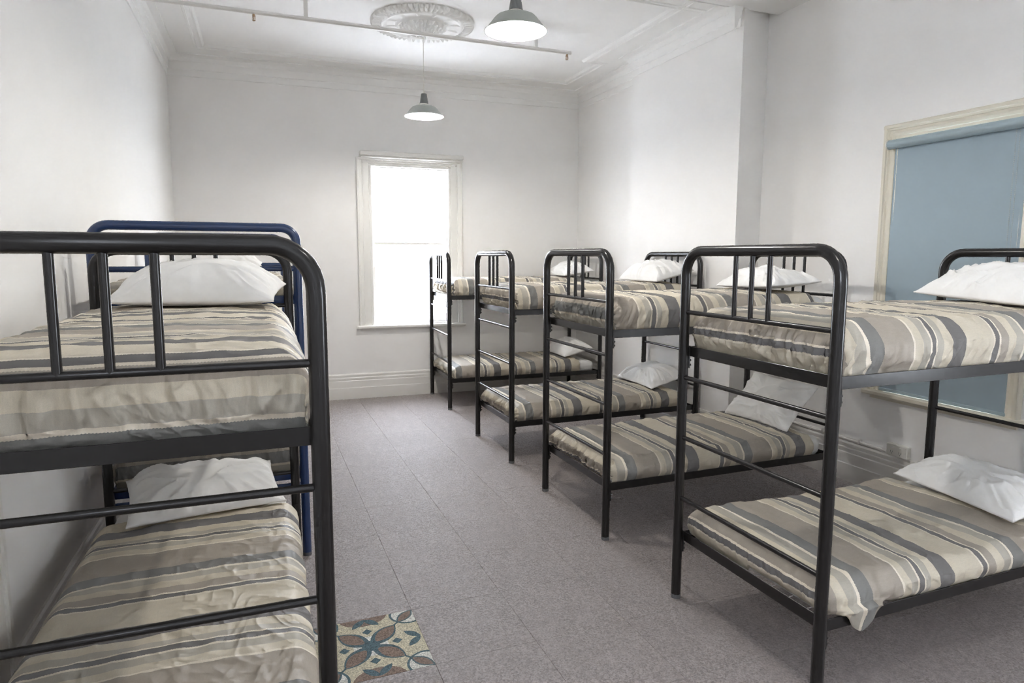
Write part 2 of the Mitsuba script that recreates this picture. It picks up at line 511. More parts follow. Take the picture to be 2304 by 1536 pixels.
# skirting boards
SK = [(0, 0), (.030, 0), (.030, .145), (.026, .152), (.024, .235), (.019, .243), (.022, .262), (.020, .276), (.014, .284), (.016, .312), (.010, .328), (0, .330)]
struct('baseboard_back', 'white moulded skirting board of the back wall')
obj('baseboard_back', run_profile([A_R1, A_L1], SK), 'm_trim', smooth=20)
struct('baseboard_left', 'white moulded skirting board of the left wall')
obj('baseboard_left', cat(run_profile([A_L1, (xl(2.82), 2.82)], SK), run_profile([(xl(1.62), 1.62), A_L0], SK)), 'm_trim', smooth=20)
struct('baseboard_right', 'white moulded skirting board of the right wall')
obj('baseboard_right', run_profile([(X_REC, Y_FRONT), (X_REC, REC_Y), (X_BR, BR_NEAR), (X_BR, BR_FAR), (X_ALC, BR_FAR), A_R1], SK), 'm_trim', smooth=20)


# window frames: local frame x along the wall, y up the wall normal into the room, z up
def on_wall(mesh, origin, xdir):
    xdir = np.array([xdir[0], xdir[1], 0]) / np.linalg.norm(xdir[:2])
    nrm = np.array([-xdir[1], xdir[0], 0])
    M = np.eye(4)
    M[:3, 0], M[:3, 1], M[:3, 2], M[:3, 3] = xdir, nrm, (0, 0, 1), (origin[0], origin[1], 0)
    mesh = mesh.copy()
    mesh.apply_transform(M)
    return mesh


def architrave(w, z0, z1):
    """Moulded upright of width w, as a mesh from x 0 (opening side) to w (outer side)."""
    prof = [(0, -.002), (0, .018), (.012, .022), (.030, .018), (.034, .026), (w * .45, .030), (w * .62, .024), (w * .66, .034), (w - .03, .036), (w - .026, .046), (w - .006, .048), (w, .040), (w, -.002)]
    m = extrude_on(sg.Polygon(prof), z1 - z0)
    m.apply_translation((0, 0, z0))
    return m


def sash_window(w, org, xdir, x0, x1, z0, z1, aw, sill_out, tm, depth, head=None, lower=True):
    head = head or aw
    left = architrave(aw, z0 - .03, z1 + head)
    right = left.copy()
    left.apply_transform(np.diag([-1, 1, 1, 1]))
    left.invert()
    for m, x in ((left, x0), (right, x1)):
        obj('architrave', on_wall(moved(m, x), org, xdir), tm, w, smooth=20)
    hd = architrave(head, x0 - aw, x1 + aw)
    R = np.array([[0, 0, 1, 0], [0, 1, 0, 0], [1, 0, 0, z1], [0, 0, 0, 1.0]])
    hd.apply_transform(R)
    hd.invert()
    hd.fix_normals()
    obj('head_architrave', on_wall(hd, org, xdir), tm, w, smooth=20)
    sill = cat(bevel_box(x0 - aw - .035, x1 + aw + .035, -.10, sill_out, z0 - .055, z0 - .015, .009), box(x0 - aw + .01, x1 + aw - .01, -.002, .022, z0 - .085, z0 - .05))
    obj('sill', on_wall(sill, org, xdir), tm, w, smooth=30)
    # lining of the reveal
    rv = cat(box(x0 - .03, x0, -depth, .004, z0, z1), box(x1, x1 + .03, -depth, .004, z0, z1), box(x0 - .03, x1 + .03, -depth, .004, z1, z1 + .03), box(x0 - .03, x1 + .03, -depth, .004, z0 - .03, z0))
    obj('reveal', on_wall(rv, org, xdir), tm, w)
    zm = (z0 + z1) / 2 + .03
    for za, zb, y in ((z0, zm + .02, -.07), (zm - .02, z1, -.10)):
        s = cat(*[bevel_box(*q, .003) for q in ((x0, x0 + .035, y - .02, y + .02, za, zb), (x1 - .035, x1, y - .02, y + .02, za, zb), (x0, x1, y - .02, y + .02, za, za + .03), (x0, x1, y - .02, y + .02, zb - .03, zb))])
        sk = obj('sash', on_wall(s, org, xdir), tm, w)
        p = np.array([[x0 + .03, y, za + .03], [x1 - .03, y, za + .03], [x1 - .03, y, zb - .03], [x0 + .03, y, zb - .03]])
        pm = on_wall(trimesh.Trimesh(p, [[0, 1, 2], [0, 2, 3]], process=False), org, xdir)
        obj('pane', pm, 'm_glass', sk)


# window 1: x measured from the wall's left end so that the wall normal points into the room
struct('window_1', 'white sash window flooded with daylight in the back wall')
oL = np.array(A_L1)
# travelling right-to-left has the room on its left, so x runs from the right end
sash_window('window_1', A_R1, bdir, s_of(W1[1]), s_of(W1[0]), W1[2], W1[3], 0.185, .075, 'm_trim', .17, head=.10)
bl = thing('roller_blind', 'white roller blind wound up above the daylit back window', 'roller blind')
bx0, bx1 = s_of(2.640), s_of(1.297)
obj('cassette', on_wall(bevel_box(bx0, bx1, .030, .105, 3.105, 3.165, .012), A_R1, bdir), 'm_trim', bl, smooth=30)
tb = tube([(bx0 + .01, .085, 3.092), (bx1 - .01, .085, 3.092)], .012)
obj('bottom_bar', on_wall(tb, A_R1, bdir), 'm_trim', bl, smooth=40)

struct('window_4', 'white sash window of the left wall beside the camera')
ldir = (np.array(A_L0) - np.array(A_L1)) / np.linalg.norm(np.array(A_L0) - np.array(A_L1))
sash_window('window_4', A_L1, ldir, W4[0], W4[1], W4[2], W4[3], .15, .075, 'm_trim', .17)
struct('window_3', 'white sash window of the right wall beside the camera')
sash_window('window_3', (X_REC, Y_FRONT), (0, 1), W5[0] - Y_FRONT, W5[1] - Y_FRONT, W5[2], W5[3], .12, .075, 'm_cream_trim', .17)
struct('window_2', 'cream window frame around the blue grey roller blind')
sash_window('window_2', (X_REC, Y_FRONT), (0, 1), W2[0] - Y_FRONT, W2[1] - Y_FRONT, W2[2] + .03, W2[3], 0.120, .075, 'm_cream_trim', .17)
bl = thing('roller_blind', 'blue grey roller blind pulled down over the right-hand window', 'roller blind')
y0, y1 = 2.690, 3.640
k = obj('roller', tube([(X_REC - .055, y0 - .0, 2.690), (X_REC - .055, y1 + .02, 2.690)], .034, 24), 'm_tube', bl, smooth=40)
obj('end_cap', tube([(X_REC - .055, y1 + .02, 2.690), (X_REC - .055, y1 + .03, 2.690)], .038, 24), 'm_plastic', k, smooth=40)
gy_, gz_ = np.meshgrid(np.linspace(y0 + .01, y1 - .005, 24), np.linspace(.835, 2.685, 40), indexing='ij')
gxx = X_REC - .022 + .004 * (meshkit.fbm(np.stack([gy_ * 3, gz_ * 2, gy_ * 0], -1), 2, 5) - .5)
bv = np.stack([gxx.ravel(), gy_.ravel(), gz_.ravel()], 1)
bf = []
for i in range(23):
    for j in range(39):
        a = i * 40 + j
        bf += [[a, a + 1, a + 41], [a, a + 41, a + 40]]
bf = np.array(bf)
bv2 = np.vstack([bv, bv + [.0015, 0, 0]])
obj('fabric', trimesh.Trimesh(bv2, np.vstack([bf, bf[:, ::-1] + len(bv)]), process=False), 'm_blind', bl, smooth=True)
obj('bottom_bar', bevel_box(X_REC - .032, X_REC - .014, y0 + .01, y1 - .005, .818, .842, .004), 'm_tube', bl)
ch = []
for yy in (2.742, 2.764):
    for z in np.arange(1.12, 2.66, .012):
        s = trimesh.creation.icosphere(0, .0032)
        s.apply_translation((X_REC - .060, yy, z))
        ch.append(s)
for a in np.linspace(math.pi, 2 * math.pi, 8):
    s = trimesh.creation.icosphere(0, .0032)
    s.apply_translation((X_REC - .060, 2.753 + .011 * math.cos(a), 1.12 + .011 * math.sin(a)))
    ch.append(s)
obj('pull_chain', cat(*ch), 'm_chain', bl, smooth=True)

# conduit along the right wall and the socket on it
wp = thing('wall_conduit', 'white conduit pipe clipped along the right wall above the skirting', 'pipe')
obj('pipe', tube([(X_REC - .016, 5.02, .352), (X_REC - .016, 3.53, .352)], .0125), 'm_pipe', wp, smooth=40)
for yy in (4.75, 4.15, 3.78):
    obj('clip', bevel_box(X_REC - .032, X_REC, yy - .009, yy + .009, .337, .382, .003), 'm_pipe', wp)
so = thing('power_outlet', 'white double power outlet box on the right wall below the window', 'power outlet')
obj('box', bevel_box(X_REC - .048, X_REC, 3.345, 3.520, .335, .430, .006), 'm_plastic', so, smooth=25)
for yy in (3.40, 3.47):
    obj('switch', bevel_box(X_REC - .053, X_REC - .047, yy - .009, yy + .009, .400, .412, .002), 'm_trim', so)
    obj('socket', cat(box(X_REC - .0492, X_REC - .047, yy - .010, yy - .007, .365, .378), box(X_REC - .0492, X_REC - .047, yy + .007, yy + .010, .365, .378), box(X_REC - .0492, X_REC - .047, yy - .0015, yy + .0015, .350, .362)), 'm_socket', so)

# ------------------------------------------------------------------ ceiling rose, sprinkler pipe, pendant lamps
RX, RY = 1.66, 6.66


def rose_wave(a, r, z):
    r, z = r.copy(), z.copy()
    k = np.clip((r - .400) / .02, 0, 1) * np.clip((.505 - r) / .02 + .5, 0, 1)
    lob = abs(math.sin(a * 30))
    z = z - .034 * k * (lob - .5)
    r = np.where(r > .44, r + .018 * (lob - .5), r)
    k2 = np.clip((r - .075) / .02, 0, 1) * np.clip((.235 - r) / .02, 0, 1)
    leaf = abs(math.sin(a * 8)) ** .6
    z = z - k2 * .036 * (leaf - .5) - k2 * .014 * math.sin(a * 16 + 1) * np.sin(r * 110)
    k3 = np.clip((r - .265) / .01, 0, 1) * np.clip((.375 - r) / .01, 0, 1)
    z = z - k3 * .014 * max(0, math.sin(a * 12)) ** 8
    return r, z


pr = [(.045, -.112), (.075, -.108)]
for q in np.linspace(0, 1, 18):
    pr.append((.078 + .155 * q, -.106 + .066 * q ** .75))
pr += [(.240, -.050), (.250, -.052), (.258, -.040), (.268, -.030), (.300, -.026), (.340, -.026), (.360, -.030), (.372, -.042), (.390, -.044), (.402, -.034)]
pr += [(r, -.026) for r in np.linspace(.41, .49, 12)] + [(.500, -.018), (.502, .004)]
ro = thing('ceiling_rose', 'white moulded plaster ceiling rose above the far pendant lamp', 'ceiling rose')
obj('plaster', moved(lathe(pr, 360, rose_wave), RX, RY, CEIL), 'm_plaster', ro, smooth=True)
obj('cover_plate', moved(lathe([(.0, -.130), (.03, -.128), (.052, -.120), (.058, -.108), (.05, -.10)], 32), RX, RY, CEIL), 'm_neck', ro, smooth=30)

sp = thing('sprinkler_pipe', 'white sprinkler pipe hung below the ceiling from the left wall', 'sprinkler pipe')
PZ, PY = 3.975, 6.46
obj('pipe', tube([(xl(PY), PY, PZ), (1.0, PY, PZ), (3.20, PY, PZ)], .019), 'm_pipe', sp, smooth=40)
el = [(xl(PY), PY - .06, PZ + .02), (-.62, PY - .06, PZ + .02), (-.48, PY - .06, PZ + .02)] + arc((-.48, PY - .14, PZ + .02), (0, 1, 0), (1, 0, 0), .08, .2, math.pi / 2) + [(-.40, PY - .3, PZ + .02), (-.40, BEAM_Y1 - .02, PZ + .02)]
obj('branch_pipe', tube(el, .012), 'm_pipe', sp, smooth=40)
for hx in (.535, 2.80):
    obj('hanger', cat(bevel_box(hx - .018, hx + .018, PY - .012, PY + .012, PZ, CEIL - .012, .003), bevel_box(hx - .04, hx + .04, PY - .03, PY + .03, CEIL - .014, CEIL + .002, .003)), 'm_pipe', sp)
for hx in (.095, 3.155):
    hd = obj('sprinkler_head', moved(lathe([(0, .0), (.010, 0), (.010, -.020), (.005, -.024), (.005, -.044), (0, -.046)], 12), hx, PY, PZ - .016), 'm_brass', sp, smooth=30)
    obj('deflector', moved(lathe([(0, -.052), (.013, -.052), (.013, -.055), (0, -.055)], 12), hx, PY, PZ - .016), 'm_brass', hd, smooth=30)
    obj('frame_arm', cat(moved(box(-.014, -.011, -.003, .003, -.052, -.012), hx, PY, PZ - .016), moved(box(.011, .014, -.003, .003, -.052, -.012), hx, PY, PZ - .016)), 'm_brass', hd)


def pendant(x, y, z, label, top, power=1.0):
    la = thing('pendant_lamp', label, 'pendant lamp', 'enamel pendant lamps')
    R = .197
    out = [(.046, .108), (.060, .106), (.100, .096), (.122, .086), (.134, .074), (R - .012, .010), (R, .0)]
    inn = [(R - .004, .0), (R - .016, .011), (.130, .072), (.118, .083), (.098, .092), (.046, .103)]
    obj('shade', moved(lathe(out + inn[:1], 56), x, y, z), 'm_shade', la, smooth=35)
    obj('shade_lining', moved(lathe(inn, 56), x, y, z), 'm_shade_in', la, smooth=35)
    obj('collar', moved(lathe([(.0, .124), (.043, .122), (.048, .114), (.048, .106), (.0, .104)], 40), x, y, z), 'm_plastic', la, smooth=30)
    obj('neck', moved(lathe([(.0, .222), (.024, .222), (.028, .216), (.044, .122), (0, .122)], 40), x, y, z), 'm_neck', la, smooth=30)
    obj('cord_grip', moved(lathe([(0, .25), (.006, .248), (.011, .222), (0, .222)], 16), x, y, z), 'm_plastic', la, smooth=30)
    obj('cord', tube([(x, y, z + .24), (x, y, top)], .0035, 8), 'm_plastic', la, smooth=True)
    b = trimesh.creation.icosphere(3, .046)
    b.apply_translation((x, y, z + .046))
    d = mikit.ply(b, 'm_shade_in', smooth=True)
    d['emitter'] = {'type': 'area', 'radiance': rgb(LAMP * power, LAMP * .96 * power, LAMP * .89 * power)}
    obj('bulb', d, None, la)
    obj('bulb_holder', moved(lathe([(0, .104), (.021, .104), (.021, .084), (0, .084)], 24), x, y, z), 'm_plastic', la, smooth=30)


pendant(1.662, 6.65, 3.245, 'far grey enamel pendant lamp hanging on a cord from the ceiling rose', CEIL - .12)
pendant(1.55, 1.15, 3.235, 'grey enamel pendant lamp over the near beds, above the frame of the photograph', CEIL, 0.3)
pendant(1.575, 3.95, 3.235, 'near grey enamel pendant lamp cut off by the top of the photograph', CEIL)


# ------------------------------------------------------------------ bunk beds
def frame_of(ox, oy, ang):
    """Local axes of a bed: x along its length from foot to head, y across it."""
    M = np.eye(4)
    c, s = math.cos(ang), math.sin(ang)
    M[:2, 0], M[:2, 1], M[:2, 3] = (c, s), (-s, c), (ox, oy)
    return M


class Style:
    def __init__(self, **k):
        self.__dict__.update(k)


BLACK = Style(W=.963, H=1.878, R=.118, guard=1.566, rungs=(.57, .901, 1.223), up=1.385, low=.375, m='m_black', slats=True)
BLUE = Style(W=1.040, H=2.012, R=.085, guard=1.775, rungs=(.46, .83, 1.27), up=1.615, low=.535, m='m_blue', slats=False)


def bunk(style, L, M, label):
    b = thing('bunk_bed', label, 'bunk bed', 'metal bunk beds')
    s = style
    W, H, R, m = s.W, s.H, s.R, s.m
    put = lambda mesh: mesh.copy().apply_transform(M)
    for e, x in ((0, 0.0), (1, L)):
        pts = [np.array([x, 0, 0.0]), np.array([x, 0, .6]), np.array([x, 0, H - R - .02])]
        pts += arc((x, R, H - R), (0, -1, 0), (0, 0, 1), R, 0, math.pi / 2)
        pts += arc((x, W - R, H - R), (0, 0, 1), (0, 1, 0), R, 0, math.pi / 2)
        pts += [np.array([x, W, H - R - .02]), np.array([x, W, .6]), np.array([x, W, 0.0])]
        fr = obj('end_frame', put(tube(pts, .0255, 18)), m, b, smooth=50)
        obj('guard_bar', put(tube([(x, .01, s.guard), (x, W - .01, s.guard)], .0115 if s.slats else .016, 12)), m, fr, smooth=50)
        for k in (-1, 0, 1) if s.slats else ():
            yy = W / 2 + k * .1085
            obj('slat', put(tube([(x, yy, s.guard), (x, yy, H - .012)], .0115, 12)), m, fr, smooth=50)
        for z in s.rungs:
            obj('rung', put(tube([(x, .01, z), (x, W - .01, z)], .0115, 12)), m, fr, smooth=50)
        for y in (0, W):
            obj('foot_cap', put(tube([(x, y, .0), (x, y, .022)], .0262, 18)), 'm_socket', fr, smooth=50)
    for z in (s.up, s.low):
        for y, d in ((0.0, 1), (W, -1)):
            y0, y1 = (.008, .013) if d > 0 else (W - .013, W - .008)
            l0, l1 = (.008, .045) if d > 0 else (W - .045, W - .008)
            obj('side_rail', put(cat(bevel_box(.035, L - .035, y0, y1, z - .052, z, .001), bevel_box(.035, L - .035, l0, l1, z - .052, z - .047, .001))), m, b)
        for x, d in ((0.0, 1), (L, -1)):
            xa, xb = (.030, .035) if d > 0 else (L - .035, L - .030)
            la, lb = (.030, .068) if d > 0 else (L - .068, L - .030)
            obj('end_rail', put(cat(bevel_box(xa, xb, .008, W - .008, z - .052, z, .001), bevel_box(la, lb, .008, W - .008, z - .052, z - .047, .001))), m, b)
            for y in (0.0, W):
                ya, yb_ = (-.010, .014) if y == 0 else (W - .014, W + .010)
                br = bevel_box(x + d * .027 - .004, x + d * .027 + .006, ya, yb_, z - .115, z + .002, .001)
                bolt = [tube([(x + d * .030, (ya + yb_) / 2, z - q), (x + d * .044, (ya + yb_) / 2, z - q)], .006, 8) for q in (.075, .1)]
                obj('bracket', put(cat(br, *bolt)), m, b)
        wires = [bevel_box(.04, L - .04, y - .002, y + .002, z - .046, z - .042, .0005) for y in np.linspace(.06, W - .06, 9)]
        wires += [bevel_box(x - .002, x + .002, .02, W - .02, z - .046, z - .042, .0005) for x in np.linspace(.1, L - .1, 17)]
        obj('wire_base', put(cat(*wires)), 'm_steel', b)
    return b


def wrap(q, h, r):
    """Cloth coordinate q from the middle -> (position, drop) over an edge of radius r at half width h."""
    a = np.abs(q)
    s = np.sign(q)
    flat = h - r
    th = np.clip((a - flat) / r, 0, math.pi / 2)
    over = np.clip(a - flat - r * math.pi / 2, 0, None)
    pos = np.where(a < flat, a, flat + r * np.sin(th))
    drop = r * (1 - np.cos(th)) + over
    return s * pos, drop


def bed_block(L, W, H, r, n=40):
    """Rounded mattress, standing on z 0."""
    m = trimesh.creation.box(extents=(L - 2 * r, W - 2 * r, max(H - 2 * r, .004)))
    from_pts = []
    b = np.array([(x, y, z) for x in (-1, 1) for y in (-1, 1) for z in (-1, 1)], float) * np.array([L / 2 - r, W / 2 - r, max(H / 2 - r, .002)])
    sph = trimesh.creation.icosphere(2, r).vertices
    pts = (b[:, None] + sph[None]).reshape(-1, 3)
    h = trimesh.convex.convex_hull(pts)
    h.apply_translation((0, 0, H / 2))
    return h


def ridged(p, octaves, seed, sharp=2.0):
    return (1 - np.abs(meshkit.fbm(p, octaves, seed) * 2 - 1) * 1.6).clip(0, 1) ** sharp


def quilt_mesh(L, W, H, head, phase, seed, sag=0.0, gather=.012, hang=(0, 0), tilt=0.0, flip=False, r=.06):
    """Striped cover wrapped over a mattress of L x W x H whose foot is at x 0; it ends at x = head. Returns mesh and uv (z 0 = mattress underside)."""
    rng = np.random.default_rng(seed)
    D = H - .022                        # hanging depth
    ext = r * (math.pi / 2 - 2) + D
    ns, nt = 216, 156
    s = np.concatenate([np.linspace(-ext, .14, 52), np.linspace(.14, head, ns - 51)[1:]])
    half = W / 2
    t = np.concatenate([np.linspace(-half - ext, -half + .12, 38), np.linspace(-half + .12, half - .12, nt - 74)[1:-1], np.linspace(half - .12, half + ext, 38)])
    S, Tt = np.meshgrid(s, t, indexing='ij')
    a, drop_s = wrap(np.minimum(S - L / 2, 0), L / 2, r)        # along the length only the foot end wraps
    X = np.where(S < L / 2, a + L / 2, S)
    drop_s = np.where(S < L / 2, drop_s, 0)
    Y, drop_t = wrap(Tt, half, r)
    drop = np.minimum((drop_s ** 4 + drop_t ** 4) ** .25, D + .004)
    Z = H - drop
    P = lambda *q: np.stack(np.broadcast_arrays(*q), -1)
    o = rng.uniform(0, 50, 3)
    top = np.clip(1 - drop / r, 0, 1)
    low = np.clip(drop / D, 0, 1)
    sgn = np.sign(Tt)
    # top: soft lumps, creases, linen crinkle
    f1 = meshkit.fbm(P(S * 2.2 + o[0], Tt * 2.6 + o[1], o[2]), 3, seed) - .5
    warp = .08 * (meshkit.fbm(P(S * 4 + o[1], Tt * 4, o[0]), 2, seed + 9) - .5)
    c1 = ridged(P((S + warp) * 9 + o[2], (Tt + warp) * 3.2, o[0]), 2, seed + 3, 3)
    c2 = ridged(P((S - Tt * .6) * 6 + o[0] + warp * 20, (Tt + S * .5) * 7, o[1]), 2, seed + 8, 4)
    f3 = meshkit.fbm(P(S * 34 + warp * 90 + o[0], Tt * 26, o[1]), 3, seed + 7) - .5
    edge_w = np.exp(-((half - np.abs(Tt)) / .16) ** 2)
    inner = 1 - np.exp(-np.clip(S, 0, 9) / .10)
    Z = Z + top * inner * (.022 * f1 + .0045 * c1 + .005 * c2 + .0050 * f3) + top * edge_w * (.007 * c1 + .006 * f3)
    Z = Z + top * .014 * np.cos(np.clip(Tt / half, -1, 1) * math.pi / 2) * inner
    Z = Z - sag * np.exp(-((X - L * .5) / (L * .28)) ** 2) * (1 - .15 * (Tt / half) ** 2) * (1 - low)
    # sides: folds that run down, fuller towards the hem; the foot end is gathered
    side = np.clip(drop_t / r, 0, 1) * (1 - np.clip(drop_s / r, 0, 1))
    foot = np.clip(drop_s / r, 0, 1)
    sh = rng.uniform(-.5, .5)
    sd = S + sh * (Z - H * .5) + .03 * (meshkit.fbm(P(S * 3, Z * 9, o[0] + sgn), 2, seed) - .5)
    g1 = ridged(P(sd * 11 + o[0], Z * 2.5, o[1] + sgn * 3), 2, seed + 1, 2)
    g3 = ridged(P(sd * 27 + o[1], Z * 5, sgn * 3 + o[2]), 2, seed + 4, 2)
    td = Tt + .05 * (meshkit.fbm(P(Tt * 5, Z * 10, o[0]), 2, seed) - .5) + .12 * (meshkit.noise(P(Tt * 3, 0 * Tt, o[2]), seed) - .5) * (H - Z) / H
    g2 = ridged(P(td * 19 + o[2], Z * 3, o[0]), 2, seed + 2, 2)
    g4 = ridged(P(td * 46 + o[1], Z * 6, o[2]), 2, seed + 6, 2)
    bulge = .022 * np.sin(np.clip(low, 0, 1) * math.pi)
    near = np.exp(-np.clip(S, 0, 9) / .35)
    calm = 1 - .85 * np.clip((low - .72) / .16, 0, 1)
    fold = calm * low * ((.016 + .014 * near) * (g1 - .4) + (.009 + .010 * near) * (g3 - .4)) + .006 * f3 * calm
    Y = Y + sgn * side * (bulge + np.maximum(fold, -.014))
    X = X - foot * (bulge * .8 + np.clip(calm * low ** .6 * gather * (1.3 * (g2 - .45) + 1.2 * (g4 - .45)) + .005 * f3, -.016, .034))
    # corner cloth bunches outward
    both = np.clip(np.minimum(drop_s, drop_t) / D, 0, 1)
    bun = both * (.0 + .026 * (ridged(P(S * 22, Tt * 22, o[0]), 2, seed + 5, 1.5) - .3))
    X = X - bun * .5 + .012 * both
    Y = Y + sgn * (bun * .5 - .010 * both)
    # hem height wavers; optional extra hang at the foot corners
    hem = np.clip((low - .6) / .4, 0, 1)
    Z = Z + hem * .010 * meshkit.fbm(P(S * 6 + o[0], Tt * 6, 0.0), 2, seed + 6)
    for sg_, h_ in ((-1, hang[0]), (1, hang[1])):
        if h_:
            hm = hem * np.exp(-((np.clip(S, 0, 9) - .165) / .072) ** 2) * (sgn == sg_) * np.clip(drop_t / D, 0, 1)
            Z = Z - h_ * hm + .034 * hem * np.exp(-((np.clip(S, 0, 9) - .165) / .20) ** 4) * (sgn == sg_) * (1 - np.clip(hm * 3 - .5, 0, 1))
            Y = Y + sgn * .036 * np.clip(hm * 12, 0, 1)
    # free edge at the head: slanting a little, rolled down onto the mattress
    er = np.clip((S - (head - .04)) / .04, 0, 1)
    X = X + tilt * (Tt / half) * np.clip(S / head, 0, 1) ** 3 + .012 * (meshkit.fbm(P(Tt * 5 + o[0], 0 * Tt, o[1]), 2, seed) - .5) * np.clip(S / head, 0, 1) ** 6
    Z = Z - top * .008 * er ** 2
    Y = Y - sgn * side * .004 * er ** 2
    v = P(X, Y, Z).reshape(-1, 3)
    n2 = len(t)
    i, j = np.meshgrid(np.arange(len(s) - 1), np.arange(n2 - 1), indexing='ij')
    q = (i * n2 + j).ravel()
    f = np.concatenate([np.stack([q, q + n2, q + n2 + 1], 1), np.stack([q, q + n2 + 1, q + 1], 1)])
    # the cloth has a thickness: an inner face and a closed rim
    nr = meshkit.arrays((v, f), True)[2]
    N, ms = len(v), len(s)
    rim = [k * n2 for k in range(ms)] + [(ms - 1) * n2 + k for k in range(1, n2)] + [k * n2 + n2 - 1 for k in range(ms - 2, -1, -1)] + [k for k in range(n2 - 2, 0, -1)]
    rim = np.array(rim)
    nx_ = np.roll(rim, -1)
    fr = np.concatenate([np.stack([nx_, rim, rim + N], 1), np.stack([nx_, rim + N, nx_ + N], 1)])
    v = np.vstack([v, v - nr * .004])
    u_ = (-S if flip else S).ravel() + phase
    uv = np.stack([u_, Tt.ravel()], 1)
    return trimesh.Trimesh(v, np.vstack([f, f[:, ::-1] + N, fr]), process=False), np.vstack([uv, uv])


def pillow_mesh(lx, ly, h, seed, crumple=1.0, fold=0.0):
    """Pillow lying on z 0: lx along the bed, ly across it."""
    rng = np.random.default_rng(seed)
    n, m = 72, 96
    u, w = np.meshgrid(np.linspace(-1, 1, n), np.linspace(-1, 1, m), indexing='ij')
    o = rng.uniform(0, 40, 2)
    puff = (np.clip(1 - np.abs(u) ** 2.4, 0, 1) ** .62) * (np.clip(1 - np.abs(w) ** 2.8, 0, 1) ** .58)
    # sides bow inwards, corners stay out
    X = u * lx / 2 * (1 - .07 * (1 - w ** 2)) * (1 + .0 * u)
    Y = w * ly / 2 * (1 - .05 * (1 - u ** 2))
    f1 = meshkit.fbm(np.stack([u * 1.4 + o[0], w * 2.0 + o[1], u * 0], -1), 2, seed) - .5
    ang = np.arctan2(w, u)
    rr = np.hypot(u, w)
    f2 = meshkit.noise(np.stack([ang * 4.5 + o[0] + f1 * 2, rr * .8, u * 0], -1), seed + 1) - .5
    f4 = meshkit.noise(np.stack([ang * 11 + o[1] + f1 * 3, rr * 1.2, u * 0], -1), seed + 5) - .5
    wp = .5 * (meshkit.noise(np.stack([u * 2 + o[0], w * 2.5, u * 0], -1), seed + 4) - .5)
    ridge = ridged(np.stack([(u + wp) * 3.2 + o[1], (w + .7 * u + wp) * 1.5, u * 0], -1), 1, seed + 2, 2.5)
    edge = np.clip(rr - .35, 0, 1)
    wr = crumple * puff ** .5 * (.022 * f1 + .034 * edge * f2 + .026 * edge * f4 + .015 * (ridge - .3))
    zt = h * puff * .78 + wr + .004
    zb = -h * puff * .22
    jag = .006 * (meshkit.fbm(np.stack([u * 12, w * 12, u * 0 + o[0]], -1), 2, seed + 3) - .5)
    v1 = np.stack([X + jag, Y + jag, zt], -1).reshape(-1, 3)
    v2 = np.stack([X + jag, Y + jag, zb - .004], -1).reshape(-1, 3)
    i, j = np.meshgrid(np.arange(n - 1), np.arange(m - 1), indexing='ij')
    q = (i * m + j).ravel()
    f = np.concatenate([np.stack([q, q + m, q + m + 1], 1), np.stack([q, q + m + 1, q + 1], 1)])
    rim = [k * m for k in range(n)] + [(n - 1) * m + k for k in range(1, m)] + [k * m + m - 1 for k in range(n - 2, -1, -1)] + [k for k in range(m - 2, 0, -1)]
    N = len(v1)
    fr = []
    for k in range(len(rim)):
        a, b = rim[k], rim[(k + 1) % len(rim)]
        fr += [[b, a, a + N], [b, a + N, b + N]]
    v = np.vstack([v1, v2])
    v[:, 2] -= v2[:, 2].min()
    return trimesh.Trimesh(v, np.vstack([f, f[:, ::-1] + N, np.array(fr)]), process=False)


def rot(m, ax, ay, az):
    for a, d in ((ax, [1, 0, 0]), (ay, [0, 1, 0]), (az, [0, 0, 1])):
        if a:
            m.apply_transform(trimesh.transformations.rotation_matrix(math.radians(a), d))
    return m


MAT_W, MAT_H = .855, .155


